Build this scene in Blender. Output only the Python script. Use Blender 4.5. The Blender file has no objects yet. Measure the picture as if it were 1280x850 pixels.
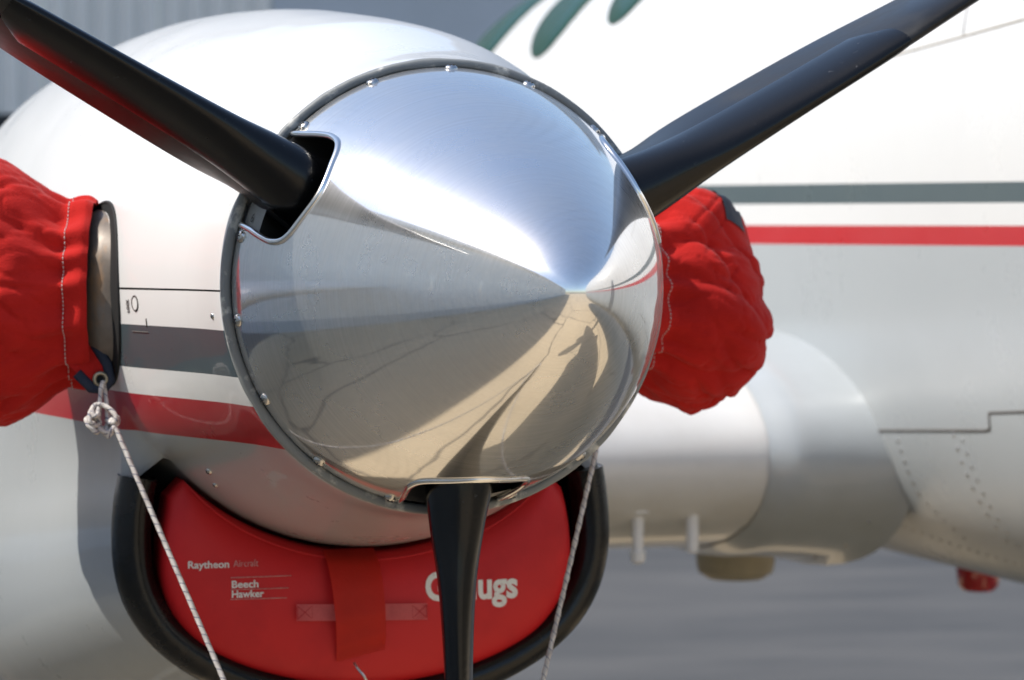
import bpy, bmesh, math, random
from mathutils import Vector, Matrix, noise
random.seed(7)
PI = math.pi
R_ = math.radians
scene = bpy.context.scene
COL = scene.collection

# ------------------------------------------------------------------ camera
cam_d = bpy.data.cameras.new('camera')
cam = bpy.data.objects.new('camera', cam_d)
COL.objects.link(cam)
cam.location = (-0.745, -2.85, 0.0375)
YAW, PITCH = 0.278, -0.0313
fw = Vector((math.sin(YAW)*math.cos(PITCH), math.cos(YAW)*math.cos(PITCH), math.sin(PITCH)))
cam.rotation_euler = fw.to_track_quat('-Z', 'Y').to_euler()
cam_d.sensor_width = 36.0
cam_d.lens = 100.0
cam_d.clip_start = 0.05
cam_d.clip_end = 2000
cam_d.dof.use_dof = True
cam_d.dof.focus_distance = 2.72
cam_d.dof.aperture_fstop = 9.0
scene.camera = cam

# ------------------------------------------------------------------ sky and sun
SUN = Vector((-0.632, 0.08, 0.771)).normalized()
elev = math.asin(SUN.z)
azim = math.atan2(SUN.x, SUN.y)
world = bpy.data.worlds.new('World')
scene.world = world
world.use_nodes = True
wn = world.node_tree
bg = wn.nodes['Background']
sky = wn.nodes.new('ShaderNodeTexSky')
sky.sky_type = 'NISHITA'
sky.sun_disc = False
sky.sun_elevation = elev
sky.sun_rotation = azim
sky.air_density = 1.1
sky.dust_density = 1.6
wn.links.new(sky.outputs[0], bg.inputs[0])
bg.inputs[1].default_value = 0.14
sun_d = bpy.data.lights.new('sun', 'SUN')
sun_d.energy = 3.1
sun_d.angle = R_(0.53)
sun_d.color = (1.0, 0.955, 0.88)
sun = bpy.data.objects.new('sun', sun_d)
sun.rotation_euler = SUN.to_track_quat('Z', 'Y').to_euler()
sun.location = SUN*30
COL.objects.link(sun)
scene.view_settings.view_transform = 'Standard'
scene.view_settings.look = 'None'
scene.view_settings.gamma = 1.0
scene.view_settings.use_curve_mapping = False
scene.view_settings.exposure = 0.65
scene.cycles.max_bounces = 8
scene.cycles.caustics_reflective = False
scene.cycles.sample_clamp_indirect = 4.0

# ------------------------------------------------------------------ helpers
def sm(a, b, x):
    t = min(1, max(0, (x-a)/(b-a)))
    return t*t*(3-2*t)

def interp(tab, x):
    if x <= tab[0][0]: return tab[0][1]
    for i in range(len(tab)-1):
        x0, y0 = tab[i]; x1, y1 = tab[i+1]
        if x <= x1:
            # monotone-ish cubic
            m0 = (y1-y0)/(x1-x0) if i == 0 else (y1-tab[i-1][1])/(x1-tab[i-1][0])
            m1 = (y1-y0)/(x1-x0) if i+2 >= len(tab) else (tab[i+2][1]-y0)/(tab[i+2][0]-x0)
            h = x1-x0; t = (x-x0)/h
            return ((2*t**3-3*t*t+1)*y0+(t**3-2*t*t+t)*h*m0+(-2*t**3+3*t*t)*y1+(t**3-t*t)*h*m1)
    return tab[-1][1]

def link(name, me, mat=None, parent=None):
    o = bpy.data.objects.new(name, me)
    COL.objects.link(o)
    if mat and me is not None and not me.materials: me.materials.append(mat)
    if parent:
        o.parent = parent
        o.matrix_parent_inverse = Matrix.Translation(-Vector(parent_loc(parent)))
    return o

LOCS = {}
def parent_loc(p):
    return LOCS.get(p.name, (0, 0, 0))

def empty(name, loc, label, cat, group=None):
    o = bpy.data.objects.new(name, None)
    COL.objects.link(o)
    o.location = loc
    o.empty_display_size = 0.1
    LOCS[o.name] = loc
    o['label'] = label; o['category'] = cat
    if group: o['group'] = group
    return o

def finish(name, bm, mat, parent=None, smooth=True, sharp=None, recalc=True):
    if recalc: bmesh.ops.recalc_face_normals(bm, faces=bm.faces[:])
    me = bpy.data.meshes.new(name)
    bm.to_mesh(me); bm.free()
    if smooth:
        me.polygons.foreach_set('use_smooth', [True]*len(me.polygons))
        if sharp: me.set_sharp_from_angle(angle=R_(sharp))
    return link(name, me, mat, parent)

def grid(bm, rows, wrap=False, cap0=False, cap1=False):
    """rows: list of lists of points; faces between them."""
    V = [[bm.verts.new(p) for p in r] for r in rows]
    n = len(rows[0])
    for i in range(len(V)-1):
        for j in range(n if wrap else n-1):
            k = (j+1) % n
            bm.faces.new((V[i][j], V[i][k], V[i+1][k], V[i+1][j]))
    if cap0: bm.faces.new(V[0][::-1])
    if cap1: bm.faces.new(V[-1])
    return V

def frames(path, closed=False, up0=None):
    n = len(path); out = []
    prev = None
    for i in range(n):
        if closed: t = (path[(i+1) % n]-path[i-1])
        else: t = path[min(i+1, n-1)]-path[max(i-1, 0)]
        t.normalize()
        if prev is None:
            u = up0 or Vector((0, 0, 1))
            if abs(u.dot(t)) > .95: u = Vector((1, 0, 0))
            a = (u - t*u.dot(t)).normalized()
        else:
            a = (prev - t*prev.dot(t)).normalized()
        prev = a
        out.append((t, a, t.cross(a)))
    return out

def tube(bm, path, r, n=10, closed=False, caps=True, up0=None, uvl=None, ra=None, rb=None, mod=None):
    path = [Vector(p) for p in path]
    fr = frames(path, closed, up0)
    rows = []
    for i, p in enumerate(path):
        t, a, b = fr[i]
        rr = r(i/(len(path)-1)) if callable(r) else r
        A = ra if ra else rr; B = rb if rb else rr
        row = []
        for j in range(n):
            th = 2*PI*j/n
            m = mod(i, th) if mod else 1
            row.append(p + a*(A*m*math.cos(th)) + b*(B*m*math.sin(th)))
        rows.append(row)
    if closed: rows.append(rows[0])
    V = [[bm.verts.new(p) for p in r_] for r_ in (rows[:-1] if closed else rows)]
    if closed: V.append(V[0])
    for i in range(len(V)-1):
        for j in range(n):
            k = (j+1) % n
            f = bm.faces.new((V[i][j], V[i][k], V[i+1][k], V[i+1][j]))
            if uvl:
                for lp, (uu, vv) in zip(f.loops, ((i, j), (i, j+1), (i+1, j+1), (i+1, j))):
                    lp[uvl].uv = (uu/len(path), vv/n)
    if caps and not closed:
        bm.faces.new(V[0][::-1]); bm.faces.new(V[-1])
    return V

def box(bm, x0, x1, y0, y1, z0, z1):
    v = [bm.verts.new((x, y, z)) for x in (x0, x1) for y in (y0, y1) for z in (z0, z1)]
    for f in ((0, 1, 3, 2), (4, 6, 7, 5), (0, 4, 5, 1), (2, 3, 7, 6), (0, 2, 6, 4), (1, 5, 7, 3)):
        bm.faces.new([v[i] for i in f])
    return v

def boxobj(name, dims, mat, parent=None, bevel=0):
    bm = bmesh.new(); box(bm, *dims)
    if bevel: bmesh.ops.bevel(bm, geom=bm.edges[:], offset=bevel, segments=2, affect='EDGES')
    return finish(name, bm, mat, parent, smooth=False)

def text_mesh(body, bold=0.0, ext=.01):
    cu = bpy.data.curves.new('t', 'FONT'); cu.body = body; cu.size = 1; cu.offset = bold; cu.extrude = ext
    cu.resolution_u = 4
    o = bpy.data.objects.new('t', cu); COL.objects.link(o)
    dg = bpy.context.evaluated_depsgraph_get()
    me = bpy.data.meshes.new_from_object(o.evaluated_get(dg))
    bpy.data.objects.remove(o)
    xs = [v.co.x for v in me.vertices]; ysv = [v.co.y for v in me.vertices]
    return me, min(xs), max(xs), min(ysv), max(ysv)

# ------------------------------------------------------------------ materials
def N(nt, typ, **kw):
    n = nt.nodes.new(typ)
    for k, v in kw.items():
        if k.startswith('i_'):
            n.inputs[k[2:].replace('_', ' ')].default_value = v
        else: setattr(n, k, v)
    return n

def new_mat(name):
    m = bpy.data.materials.new(name); m.use_nodes = True
    nt = m.node_tree
    return m, nt, nt.nodes['Principled BSDF']

def col4(c): return (c[0], c[1], c[2], 1)

def mathn(nt, op, a, b=None, clamp=False):
    n = N(nt, 'ShaderNodeMath', operation=op); n.use_clamp = clamp
    for i, x in enumerate((a, b)):
        if x is None: continue
        if isinstance(x, (int, float)): n.inputs[i].default_value = x
        else: nt.links.new(x, n.inputs[i])
    return n.outputs[0]

def mixc(nt, fac, a, b):
    n = N(nt, 'ShaderNodeMix', data_type='RGBA')
    for s, x in ((0, fac), (6, a), (7, b)):
        if isinstance(x, (int, float)): n.inputs[s].default_value = x
        elif isinstance(x, tuple): n.inputs[s].default_value = col4(x)
        else: nt.links.new(x, n.inputs[s])
    return n.outputs[2]

def ramp(nt, fac, lo, hi, a=0.0, b=1.0):
    n = N(nt, 'ShaderNodeMapRange')
    n.inputs[1].default_value = lo; n.inputs[2].default_value = hi
    n.inputs[3].default_value = a; n.inputs[4].default_value = b
    nt.links.new(fac, n.inputs[0])
    return n.outputs[0]

def noise_n(nt, scale, detail=4, rough=.55, coords='Object', stretch=None):
    tc = N(nt, 'ShaderNodeTexCoord')
    nz = N(nt, 'ShaderNodeTexNoise')
    nz.inputs['Scale'].default_value = scale
    nz.inputs['Detail'].default_value = detail
    nz.inputs['Roughness'].default_value = rough
    if stretch:
        mp = N(nt, 'ShaderNodeMapping'); mp.inputs['Scale'].default_value = stretch
        nt.links.new(tc.outputs[coords], mp.inputs[0]); nt.links.new(mp.outputs[0], nz.inputs[0])
    else: nt.links.new(tc.outputs[coords], nz.inputs[0])
    return nz.outputs[0]

def simple(name, c, rough=.5, metal=0, coat=0, coat_r=.05, var=None, vscale=8, vlo=.4, vhi=.7, bump=0, bscale=60,
           rvar=0, sheen=0, spec=None, stretch=None, bdist=.002):
    m, nt, p = new_mat(name)
    p.inputs['Base Color'].default_value = col4(c)
    p.inputs['Roughness'].default_value = rough
    p.inputs['Metallic'].default_value = metal
    p.inputs['Coat Weight'].default_value = coat
    p.inputs['Coat Roughness'].default_value = coat_r
    if spec is not None: p.inputs['Specular IOR Level'].default_value = spec
    if sheen:
        p.inputs['Sheen Weight'].default_value = sheen
        p.inputs['Sheen Roughness'].default_value = .4
    if var or rvar:
        nz = noise_n(nt, vscale, 6, .6, stretch=stretch)
        f = ramp(nt, nz, vlo, vhi)
        if var: nt.links.new(mixc(nt, f, c, var), p.inputs['Base Color'])
        if rvar: nt.links.new(ramp(nt, nz, vlo, vhi, rough, rough+rvar), p.inputs['Roughness'])
    if bump:
        b = N(nt, 'ShaderNodeBump'); b.inputs['Strength'].default_value = bump; b.inputs['Distance'].default_value = bdist
        nt.links.new(noise_n(nt, bscale, 4), b.inputs['Height'])
        nt.links.new(b.outputs[0], p.inputs['Normal'])
    return m

def stripe_paint(name, bands, base_low, taper=None, coat=.6, dirt=.5, wav=.05, coat_r=.05, chips=1.0):
    """gloss paint; bands = [(z_upper_limit, colour)...] from low to high, object z."""
    m, nt, p = new_mat(name)
    tc = N(nt, 'ShaderNodeTexCoord')
    sx = N(nt, 'ShaderNodeSeparateXYZ'); nt.links.new(tc.outputs['Object'], sx.inputs[0])
    z = sx.outputs[2]
    if taper:
        k, y0 = taper
        den = mathn(nt, 'ADD', mathn(nt, 'MULTIPLY', mathn(nt, 'SUBTRACT', sx.outputs[1], y0), k), 1.0)
        z = mathn(nt, 'DIVIDE', z, den)
    # hairline unevenness of the masked edges
    c = base_low
    for lim, colr in bands:
        g = mathn(nt, 'GREATER_THAN', z, lim)
        c = mixc(nt, g, c, colr)
    nz = noise_n(nt, 5, 8, .65)
    f = ramp(nt, nz, .5, .85, 0, .10*dirt)
    c2 = mixc(nt, f, c, (.30, .27, .23))
    # fine vertical streaks of grime
    nz2 = noise_n(nt, 10, 5, .7, stretch=(3.5, 3.5, .25))
    f2 = ramp(nt, nz2, .58, .85, 0, .12*dirt)
    c3 = mixc(nt, f2, c2, (.25, .23, .21))
    # small chips down to primer
    nz3 = noise_n(nt, 95, 3, .6)
    nz4 = noise_n(nt, 11, 2, .5)
    chip = mathn(nt, 'MULTIPLY', ramp(nt, nz3, .735, .75), ramp(nt, nz4, .56, .60, 0, chips))
    c3 = mixc(nt, chip, c3, (.40, .38, .34))
    nt.links.new(c3, p.inputs['Base Color'])
    p.inputs['Roughness'].default_value = .32
    nt.links.new(ramp(nt, nz, .35, .8, .25, .42), p.inputs['Roughness'])
    p.inputs['Coat Weight'].default_value = coat
    p.inputs['Coat Roughness'].default_value = coat_r
    b = N(nt, 'ShaderNodeBump'); b.inputs['Strength'].default_value = wav; b.inputs['Distance'].default_value = .01
    nt.links.new(noise_n(nt, 5, 2, .45), b.inputs['Height'])
    nt.links.new(b.outputs[0], p.inputs['Normal']); nt.links.new(b.outputs[0], p.inputs['Coat Normal'])
    return m

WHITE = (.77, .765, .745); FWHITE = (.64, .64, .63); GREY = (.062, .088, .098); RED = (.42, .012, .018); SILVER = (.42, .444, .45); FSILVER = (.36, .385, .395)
M = {}
M['cowl'] = stripe_paint('cowl_paint', [(-.166, RED), (-.1215, WHITE), (-.0915, GREY), (-.0435, WHITE)], SILVER)
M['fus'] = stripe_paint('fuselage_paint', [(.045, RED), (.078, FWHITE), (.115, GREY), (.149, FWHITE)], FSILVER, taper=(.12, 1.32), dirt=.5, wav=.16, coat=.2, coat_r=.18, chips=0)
M['wing'] = simple('wing_paint', (.70, .69, .66), .3, coat=.5, var=(.6, .58, .54), vscale=4)
M['silver'] = simple('silver_paint', SILVER, .32, coat=.5, var=(.38, .40, .40), vscale=6)
M['white'] = simple('white_paint', WHITE, .35, coat=.4)

# polished, slightly brushed aluminium of the spinner
def spinner_mat():
    m, nt, p = new_mat('polished_aluminium')
    tc = N(nt, 'ShaderNodeTexCoord')
    sx = N(nt, 'ShaderNodeSeparateXYZ'); nt.links.new(tc.outputs['Object'], sx.inputs[0])
    r = mathn(nt, 'POWER', mathn(nt, 'ADD', mathn(nt, 'POWER', sx.outputs[0], 2), mathn(nt, 'POWER', sx.outputs[2], 2)), .5)
    ang = mathn(nt, 'ARCTAN2', sx.outputs[2], sx.outputs[0])
    cx = N(nt, 'ShaderNodeCombineXYZ')
    nt.links.new(mathn(nt, 'MULTIPLY', sx.outputs[1], 260), cx.inputs[0])
    nt.links.new(mathn(nt, 'MULTIPLY', ang, 1.6), cx.inputs[1])
    rings = N(nt, 'ShaderNodeTexNoise'); rings.inputs['Scale'].default_value = 1.0; rings.inputs['Detail'].default_value = 4
    nt.links.new(cx.outputs[0], rings.inputs[0])
    smudge = noise_n(nt, 9, 6, .6)
    spots = noise_n(nt, 120, 3, .6)
    tan = N(nt, 'ShaderNodeTangent', direction_type='RADIAL', axis='Y')
    # p: sharp mirror lobe
    p.inputs['Metallic'].default_value = 1
    colr = mixc(nt, ramp(nt, smudge, .42, .75), (.86, .86, .86), (.76, .75, .735))
    tc2 = N(nt, 'ShaderNodeTexCoord')
    mp = N(nt, 'ShaderNodeMapping'); mp.inputs['Location'].default_value = (.12, .1, .02); mp.inputs['Rotation'].default_value = (.3, .2, .5)
    nt.links.new(tc2.outputs['Object'], mp.inputs[0])
    wv = N(nt, 'ShaderNodeTexWave', wave_type='RINGS', rings_direction='SPHERICAL'); wv.inputs['Scale'].default_value = 42; wv.inputs['Distortion'].default_value = .5; wv.inputs['Detail'].default_value = 1; wv.inputs['Detail Scale'].default_value = 2.5
    nt.links.new(mp.outputs[0], wv.inputs[0])
    sw = mathn(nt, 'MULTIPLY', ramp(nt, wv.outputs['Fac'], .5, 1, 0, .5), ramp(nt, noise_n(nt, 6, 3, .5), .46, .62))
    colr = mixc(nt, sw, colr, (.64, .64, .635))
    nt.links.new(colr, p.inputs['Base Color'])
    nt.links.new(ramp(nt, rings.outputs[0], .3, .75, .045, .075), p.inputs['Roughness'])
    p.inputs['Anisotropic'].default_value = .5
    nt.links.new(tan.outputs[0], p.inputs['Tangent'])
    b = N(nt, 'ShaderNodeBump'); b.inputs['Strength'].default_value = .02; b.inputs['Distance'].default_value = .0004
    nt.links.new(rings.outputs[0], b.inputs['Height'])
    b2 = N(nt, 'ShaderNodeBump'); b2.inputs['Strength'].default_value = .05; b2.inputs['Distance'].default_value = .01
    nt.links.new(noise_n(nt, 7, 2, .4), b2.inputs['Height'])
    nt.links.new(b.outputs[0], b2.inputs['Normal'])
    nt.links.new(b2.outputs[0], p.inputs['Normal'])
    g = N(nt, 'ShaderNodeBsdfAnisotropic')
    g.inputs['Color'].default_value = (.86, .855, .84, 1)
    nt.links.new(ramp(nt, smudge, .3, .8, .24, .36), g.inputs['Roughness'])
    g.inputs['Anisotropy'].default_value = .4
    nt.links.new(tan.outputs[0], g.inputs['Tangent'])
    mx = N(nt, 'ShaderNodeMixShader')
    nt.links.new(ramp(nt, rings.outputs[0], .25, .75, .19, .27), mx.inputs[0])
    nt.links.new(p.outputs[0], mx.inputs[1]); nt.links.new(g.outputs[0], mx.inputs[2])
    df = N(nt, 'ShaderNodeBsdfDiffuse'); df.inputs['Color'].default_value = (.62, .61, .59, 1)
    mx2 = N(nt, 'ShaderNodeMixShader')
    nt.links.new(ramp(nt, smudge, .3, .75, .06, .13), mx2.inputs[0])
    nt.links.new(mx.outputs[0], mx2.inputs[1]); nt.links.new(df.outputs[0], mx2.inputs[2])
    nt.links.new(mx2.outputs[0], nt.nodes['Material Output'].inputs[0])
    return m
M['spin'] = spinner_mat()
M['alu'] = simple('bright_aluminium', (.82, .81, .79), .14, 1, rvar=.15, vscale=30)
M['alu_dull'] = simple('dull_aluminium', (.60, .60, .59), .38, 1, rvar=.15, vscale=25)
M['dark_metal'] = simple('dark_grey_metal', (.035, .035, .036), .45, .5, rvar=.2, vscale=40)  # plain dark grey for the hub and backplate inside the spinner
M['plate'] = simple('matte_plate', (.62, .62, .60), .35, .35, rvar=.2, vscale=30)
M['steel'] = simple('screw_steel', (.55, .53, .50), .22, 1)
M['slot'] = simple('dark_slot', (.03, .03, .03), .6)
M['black_gloss'] = simple('black_blade_paint', (.010, .010, .0105), .28, var=(.042, .042, .042), vscale=9, vlo=.42, vhi=.75, rvar=.25, spec=.26)
M['boot'] = simple('black_boot_rubber', (.0030, .0031, .0036), .20, spec=.34, var=(.05, .05, .055), vscale=130, vlo=.66, vhi=.80, rvar=.3, bump=.05, bscale=180)
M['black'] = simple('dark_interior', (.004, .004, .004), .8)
M['rubber'] = simple('worn_black_rubber', (.004, .0042, .0045), .25, var=(.035, .030, .024), vscale=6, vlo=.58, vhi=.9, rvar=.25, bump=.3, bscale=70, spec=.38)
M['seal'] = simple('chipped_grey_seal', (.21, .22, .22), .6, var=(.55, .54, .50), vscale=26, vlo=.55, vhi=.62, bump=.4, bscale=60)
M['vinyl'] = simple('red_vinyl', (.56, .014, .017), .46, var=(.43, .013, .017), vscale=13, vlo=.45, vhi=.8, rvar=.2, spec=.3, bump=.12, bscale=420)
M['nylon'] = simple('red_nylon', (.80, .030, .014), .65, var=(.70, .026, .013), vscale=12, bump=.25, bscale=500)
M['web'] = simple('faded_pink_webbing', (.85, .20, .20), .75, var=(.72, .14, .15), vscale=60, bump=.5, bscale=450)
M['canvas'] = simple('red_canvas', (.49, .018, .014), .9, var=(.37, .014, .012), vscale=9, bump=.45, bscale=480, sheen=.08, spec=.12)
M['navy'] = simple('navy_webbing', (.012, .018, .035), .7, bump=.4, bscale=600)
M['thread'] = simple('pale_thread', (.62, .58, .55), .8)
M['print'] = simple('white_print', (.74, .72, .68), .5, var=(.55, .4, .38), vscale=220, vlo=.55, vhi=.75)
M['print_thin'] = simple('faded_print', (.60, .36, .33), .5, var=(.48, .1, .1), vscale=260)
M['ink'] = simple('dark_ink', (.05, .035, .03), .6)
M['brass'] = simple('brass_grommet', (.42, .36, .26), .35, 1, rvar=.2, vscale=80)
M['tan'] = simple('tan_dome', (.45, .39, .27), .5, var=(.36, .31, .22), vscale=10)
M['lens'] = simple('red_lens', (.42, .01, .012), .12, coat=.6)
M['groove'] = simple('panel_gap', (.10, .09, .08), .7)
M['sealant'] = simple('panel_sealant', (.42, .38, .31), .6)
M['gear'] = simple('gear_grey', (.35, .36, .36), .4, .3)
M['tyre'] = simple('tyre_rubber', (.03, .03, .03), .8)
def stack_mat():
    m, nt, p = new_mat('heat_stained_steel')
    a = noise_n(nt, 9, 6, .65)
    b = noise_n(nt, 26, 5, .6, stretch=(1, 1, .4))
    tc = N(nt, 'ShaderNodeTexCoord'); sx = N(nt, 'ShaderNodeSeparateXYZ'); nt.links.new(tc.outputs['Object'], sx.inputs[0])
    c = mixc(nt, ramp(nt, a, .38, .65), (.24, .20, .165), (.10, .075, .055))
    c = mixc(nt, ramp(nt, b, .5, .68), c, (.34, .19, .085))
    nt.links.new(c, p.inputs['Base Color'])
    p.inputs['Metallic'].default_value = .25
    nt.links.new(ramp(nt, b, .3, .7, .38, .6), p.inputs['Roughness'])
    return m
M['stack'] = stack_mat()
def glass_mat():
    m, nt, p = new_mat('green_tinted_window')
    p.inputs['Base Color'].default_value = (.010, .050, .032, 1)
    p.inputs['Roughness'].default_value = .3
    p.inputs['Specular IOR Level'].default_value = .25
    p.inputs['Coat Weight'].default_value = .1
    return m
M['glass'] = glass_mat()
def rope_mat():
    m, nt, p = new_mat('white_braided_cord')
    uv = N(nt, 'ShaderNodeUVMap'); sx = N(nt, 'ShaderNodeSeparateXYZ'); nt.links.new(uv.outputs[0], sx.inputs[0])
    attr = N(nt, 'ShaderNodeAttribute', attribute_name='turns', attribute_type='OBJECT')
    ph = mathn(nt, 'FRACT', mathn(nt, 'ADD', mathn(nt, 'MULTIPLY', sx.outputs[0], attr.outputs['Fac']), sx.outputs[1]))
    tick = mathn(nt, 'LESS_THAN', ph, .13)
    nz = noise_n(nt, 90, 4)
    base = mixc(nt, ramp(nt, nz, .35, .7), (.66, .62, .57), (.44, .39, .36))
    nt.links.new(mixc(nt, tick, base, (.16, .16, .21)), p.inputs['Base Color'])
    p.inputs['Roughness'].default_value = .85
    b = N(nt, 'ShaderNodeBump'); b.inputs['Strength'].default_value = .4; b.inputs['Distance'].default_value = .001
    nt.links.new(noise_n(nt, 900, 2), b.inputs['Height']); nt.links.new(b.outputs[0], p.inputs['Normal'])
    return m
M['rope'] = rope_mat()
def concrete_mat():
    m, nt, p = new_mat('tan_concrete')  # tan concrete with random mottling, speckles and cracks
    a = noise_n(nt, .7, 8, .65); b = noise_n(nt, 14, 6, .7)
    c = mixc(nt, ramp(nt, a, .35, .7), (.55, .43, .28), (.46, .365, .245))
    c = mixc(nt, ramp(nt, b, .55, .8, 0, .5), c, (.28, .235, .17))
    # cracks
    tc = N(nt, 'ShaderNodeTexCoord')
    nz = N(nt, 'ShaderNodeTexNoise'); nz.inputs['Scale'].default_value = 1.5; nz.inputs['Detail'].default_value = 4
    nt.links.new(tc.outputs['Object'], nz.inputs[0])
    va = N(nt, 'ShaderNodeVectorMath', operation='ADD'); sc = N(nt, 'ShaderNodeVectorMath', operation='SCALE'); sc.inputs['Scale'].default_value = .5
    nt.links.new(nz.outputs['Color'], sc.inputs[0]); nt.links.new(tc.outputs['Object'], va.inputs[0]); nt.links.new(sc.outputs[0], va.inputs[1])
    vo = N(nt, 'ShaderNodeTexVoronoi', feature='DISTANCE_TO_EDGE'); vo.inputs['Scale'].default_value = .42
    nt.links.new(va.outputs[0], vo.inputs[0])
    crack = ramp(nt, vo.outputs['Distance'], .004, .012, .75, 0)
    c = mixc(nt, crack, c, (.08, .07, .06))
    nt.links.new(c, p.inputs['Base Color'])
    p.inputs['Roughness'].default_value = .85
    return m
M['concrete'] = concrete_mat()
M['dark_ground'] = simple('dark_grey_ground', (.052, .053, .054), .8, var=(.095, .092, .088), vscale=.35, vlo=.38, vhi=.66, stretch=(1, 2.5, 1))  # dark grey ground, much darker than the concrete apron
M['hangar'] = simple('ribbed_hangar_steel', (.74, .72, .68), .5, var=(.68, .66, .62), vscale=.8, coat=.1)
M['hangar_door'] = simple('blue_grey_door', (.46, .49, .53), .5, var=(.40, .43, .46), vscale=.5)
M['hangar_light'] = simple('pale_hangar_sheet', (.80, .80, .78), .5, var=(.72, .72, .70), vscale=.8)
M['hangar_dark'] = simple('hangar_dark_opening', (.02, .022, .025), .8)

# ------------------------------------------------------------------ the setting
GZ = -1.55
def sheet(name, x0, x1, y0, y1, z, mat):
    bm = bmesh.new()
    bm.faces.new([bm.verts.new(p) for p in ((x0, y0, z), (x1, y0, z), (x1, y1, z), (x0, y1, z))])
    o = finish(name, bm, mat, smooth=False); o['kind'] = 'structure'
    return o
sheet('ground', -600, 600, -600, 600, GZ, M['dark_ground'])
sheet('apron', -60, 60, -80, 4.6, GZ+.004, M['concrete'])

# ------------------------------------------------------------------ hangars
def ribbed_panel(w, h, pitch=.2, depth=.04):
    bm = bmesh.new()
    n = int(round(w/pitch))
    prof = []
    for i in range(n):
        x = i*pitch
        prof += [(x, 0), (x+pitch*.45, 0), (x+pitch*.55, -depth), (x+pitch*.9, -depth)]
    prof.append((n*pitch, 0))
    grid(bm, [[(x, y, 0) for x, y in prof], [(x, y, h) for x, y in prof]])
    me = bpy.data.meshes.new('wall_panel'); bm.to_mesh(me); bm.free()
    return me
HY = 22.0
hb = empty('hangar', (3, HY, GZ), 'grey ribbed steel hangar blurred behind the engine at upper left', 'hangar')
pm = ribbed_panel(1.0, 5.2); pm.materials.append(M['hangar'])
for i in range(11):
    o = link('wall_panel', pm, None, hb)
    o.matrix_basis = Matrix.Translation((-6.9+i*1.003, HY-(i % 2)*.004, 1.22))
boxobj('hangar_door', (4.14, 12.0, HY-.02, HY+.2, GZ, 6.4), M['hangar_door'], hb)
boxobj('doorway', (-7, 4.13, HY+.12, HY+.3, GZ, 1.4), M['hangar_dark'], hb)
boxobj('lintel', (-7, 4.13, HY-.03, HY+.1, 1.05, 1.215), M['hangar_dark'], hb)
boxobj('roof', (-7.4, 12.4, HY-.3, HY+14, 6.45, 6.7), M['hangar'], hb)
boxobj('side_wall', (11.8, 12.0, HY+.22, HY+14, GZ, 6.44), M['hangar'], hb)

hs = empty('hangar', (-8, -4, GZ), 'pale metal hangar mirrored in the left side of the spinner', 'hangar')
HX = -4.95
HH = 5.05
pm2 = ribbed_panel(1.2, HH-.55); pm2.materials.append(M['hangar_light'])
for i in range(31):
    if i in (8, 9): continue
    o = link('wall_panel', pm2, None, hs)
    o.matrix_basis = Matrix.Translation((HX, -25+i*1.204, GZ+.4)) @ Matrix.Rotation(PI/2, 4, 'Z')
boxobj('plinth', (HX-.2, HX+.06, -25, 12.3, GZ, GZ+.395), M['hangar_door'], hs)
boxobj('side_door', (HX-.25, HX-.1, -15.4, -12.9, GZ+.4, GZ+HH-.4), M['hangar_door'], hs)
boxobj('eave', (HX-.3, HX+.25, -25.3, 12.5, GZ+HH-.14, GZ+HH+.12), M['hangar_light'], hs)
boxobj('roof', (HX-14, HX-.31, -25.3, 12.5, GZ+HH-.1, GZ+HH+.1), M['hangar'], hs)
boxobj('end_wall', (HX-14, HX-.3, 12.1, 12.25, GZ, GZ+HH-.15), M['hangar_light'], hs)

# ------------------------------------------------------------------ airplane
AP = (1.4, 1.6, GZ)
plane = empty('airplane', AP, 'white propeller airplane with polished metal spinner and red and grey stripes', 'airplane')

# --- spinner
SR, SL, SB = .2270, .448, .095
SR0 = math.sqrt(SR*SR+SB*SB)-SB
def spin_r(s):
    t = min(1.0, max(0.0, s/SL))
    rc = SR0*(1-t**1.22)
    return math.sqrt(max(0, rc*(rc+2*SB)))
def spin_n(s):
    e = .0006
    a, b = max(0, s-e), min(SL-1e-6, s+e)
    if s > SL-.002: a, b = s-(SL-s)*.2, s+(SL-s)*.2
    dr = (spin_r(b)-spin_r(a))/(b-a)
    l = math.hypot(1, dr)
    return 1/l, -dr/l            # radial, forward (-y) components
BL = [150, 30, 270]
def sp_pt(s, a, off=0.0):
    nr, nf = spin_n(s)
    r = spin_r(s)+off*nr
    return Vector((r*math.cos(a), -(s+off*nf), r*math.sin(a)))

bm = bmesh.new()
NT = 220
ss = [SL*(1-(1-i/110)**2.2) for i in range(110)]
rows = [[sp_pt(s, 2*PI*j/NT) for j in range(NT)] for s in ss]
V = grid(bm, rows, wrap=True)
tipv = bm.verts.new((0, -SL, 0))
for j in range(NT): bm.faces.new((V[-1][j], V[-1][(j+1) % NT], tipv))
inner = [[Vector(((spin_r(s)-.003)*math.cos(2*PI*j/NT), -s, (spin_r(s)-.003)*math.sin(2*PI*j/NT))) for j in range(NT)] for s in ss[:60]]
W = grid(bm, inner, wrap=True, cap1=True)
for j in range(NT): bm.faces.new((V[0][j], V[0][(j+1) % NT], W[0][(j+1) % NT], W[0][j]))
bmesh.ops.recalc_face_normals(bm, faces=bm.faces[:])
sme = bpy.data.meshes.new('spinner'); bm.to_mesh(sme); bm.free()
sob = bpy.data.objects.new('tmp', sme); COL.objects.link(sob)

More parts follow.
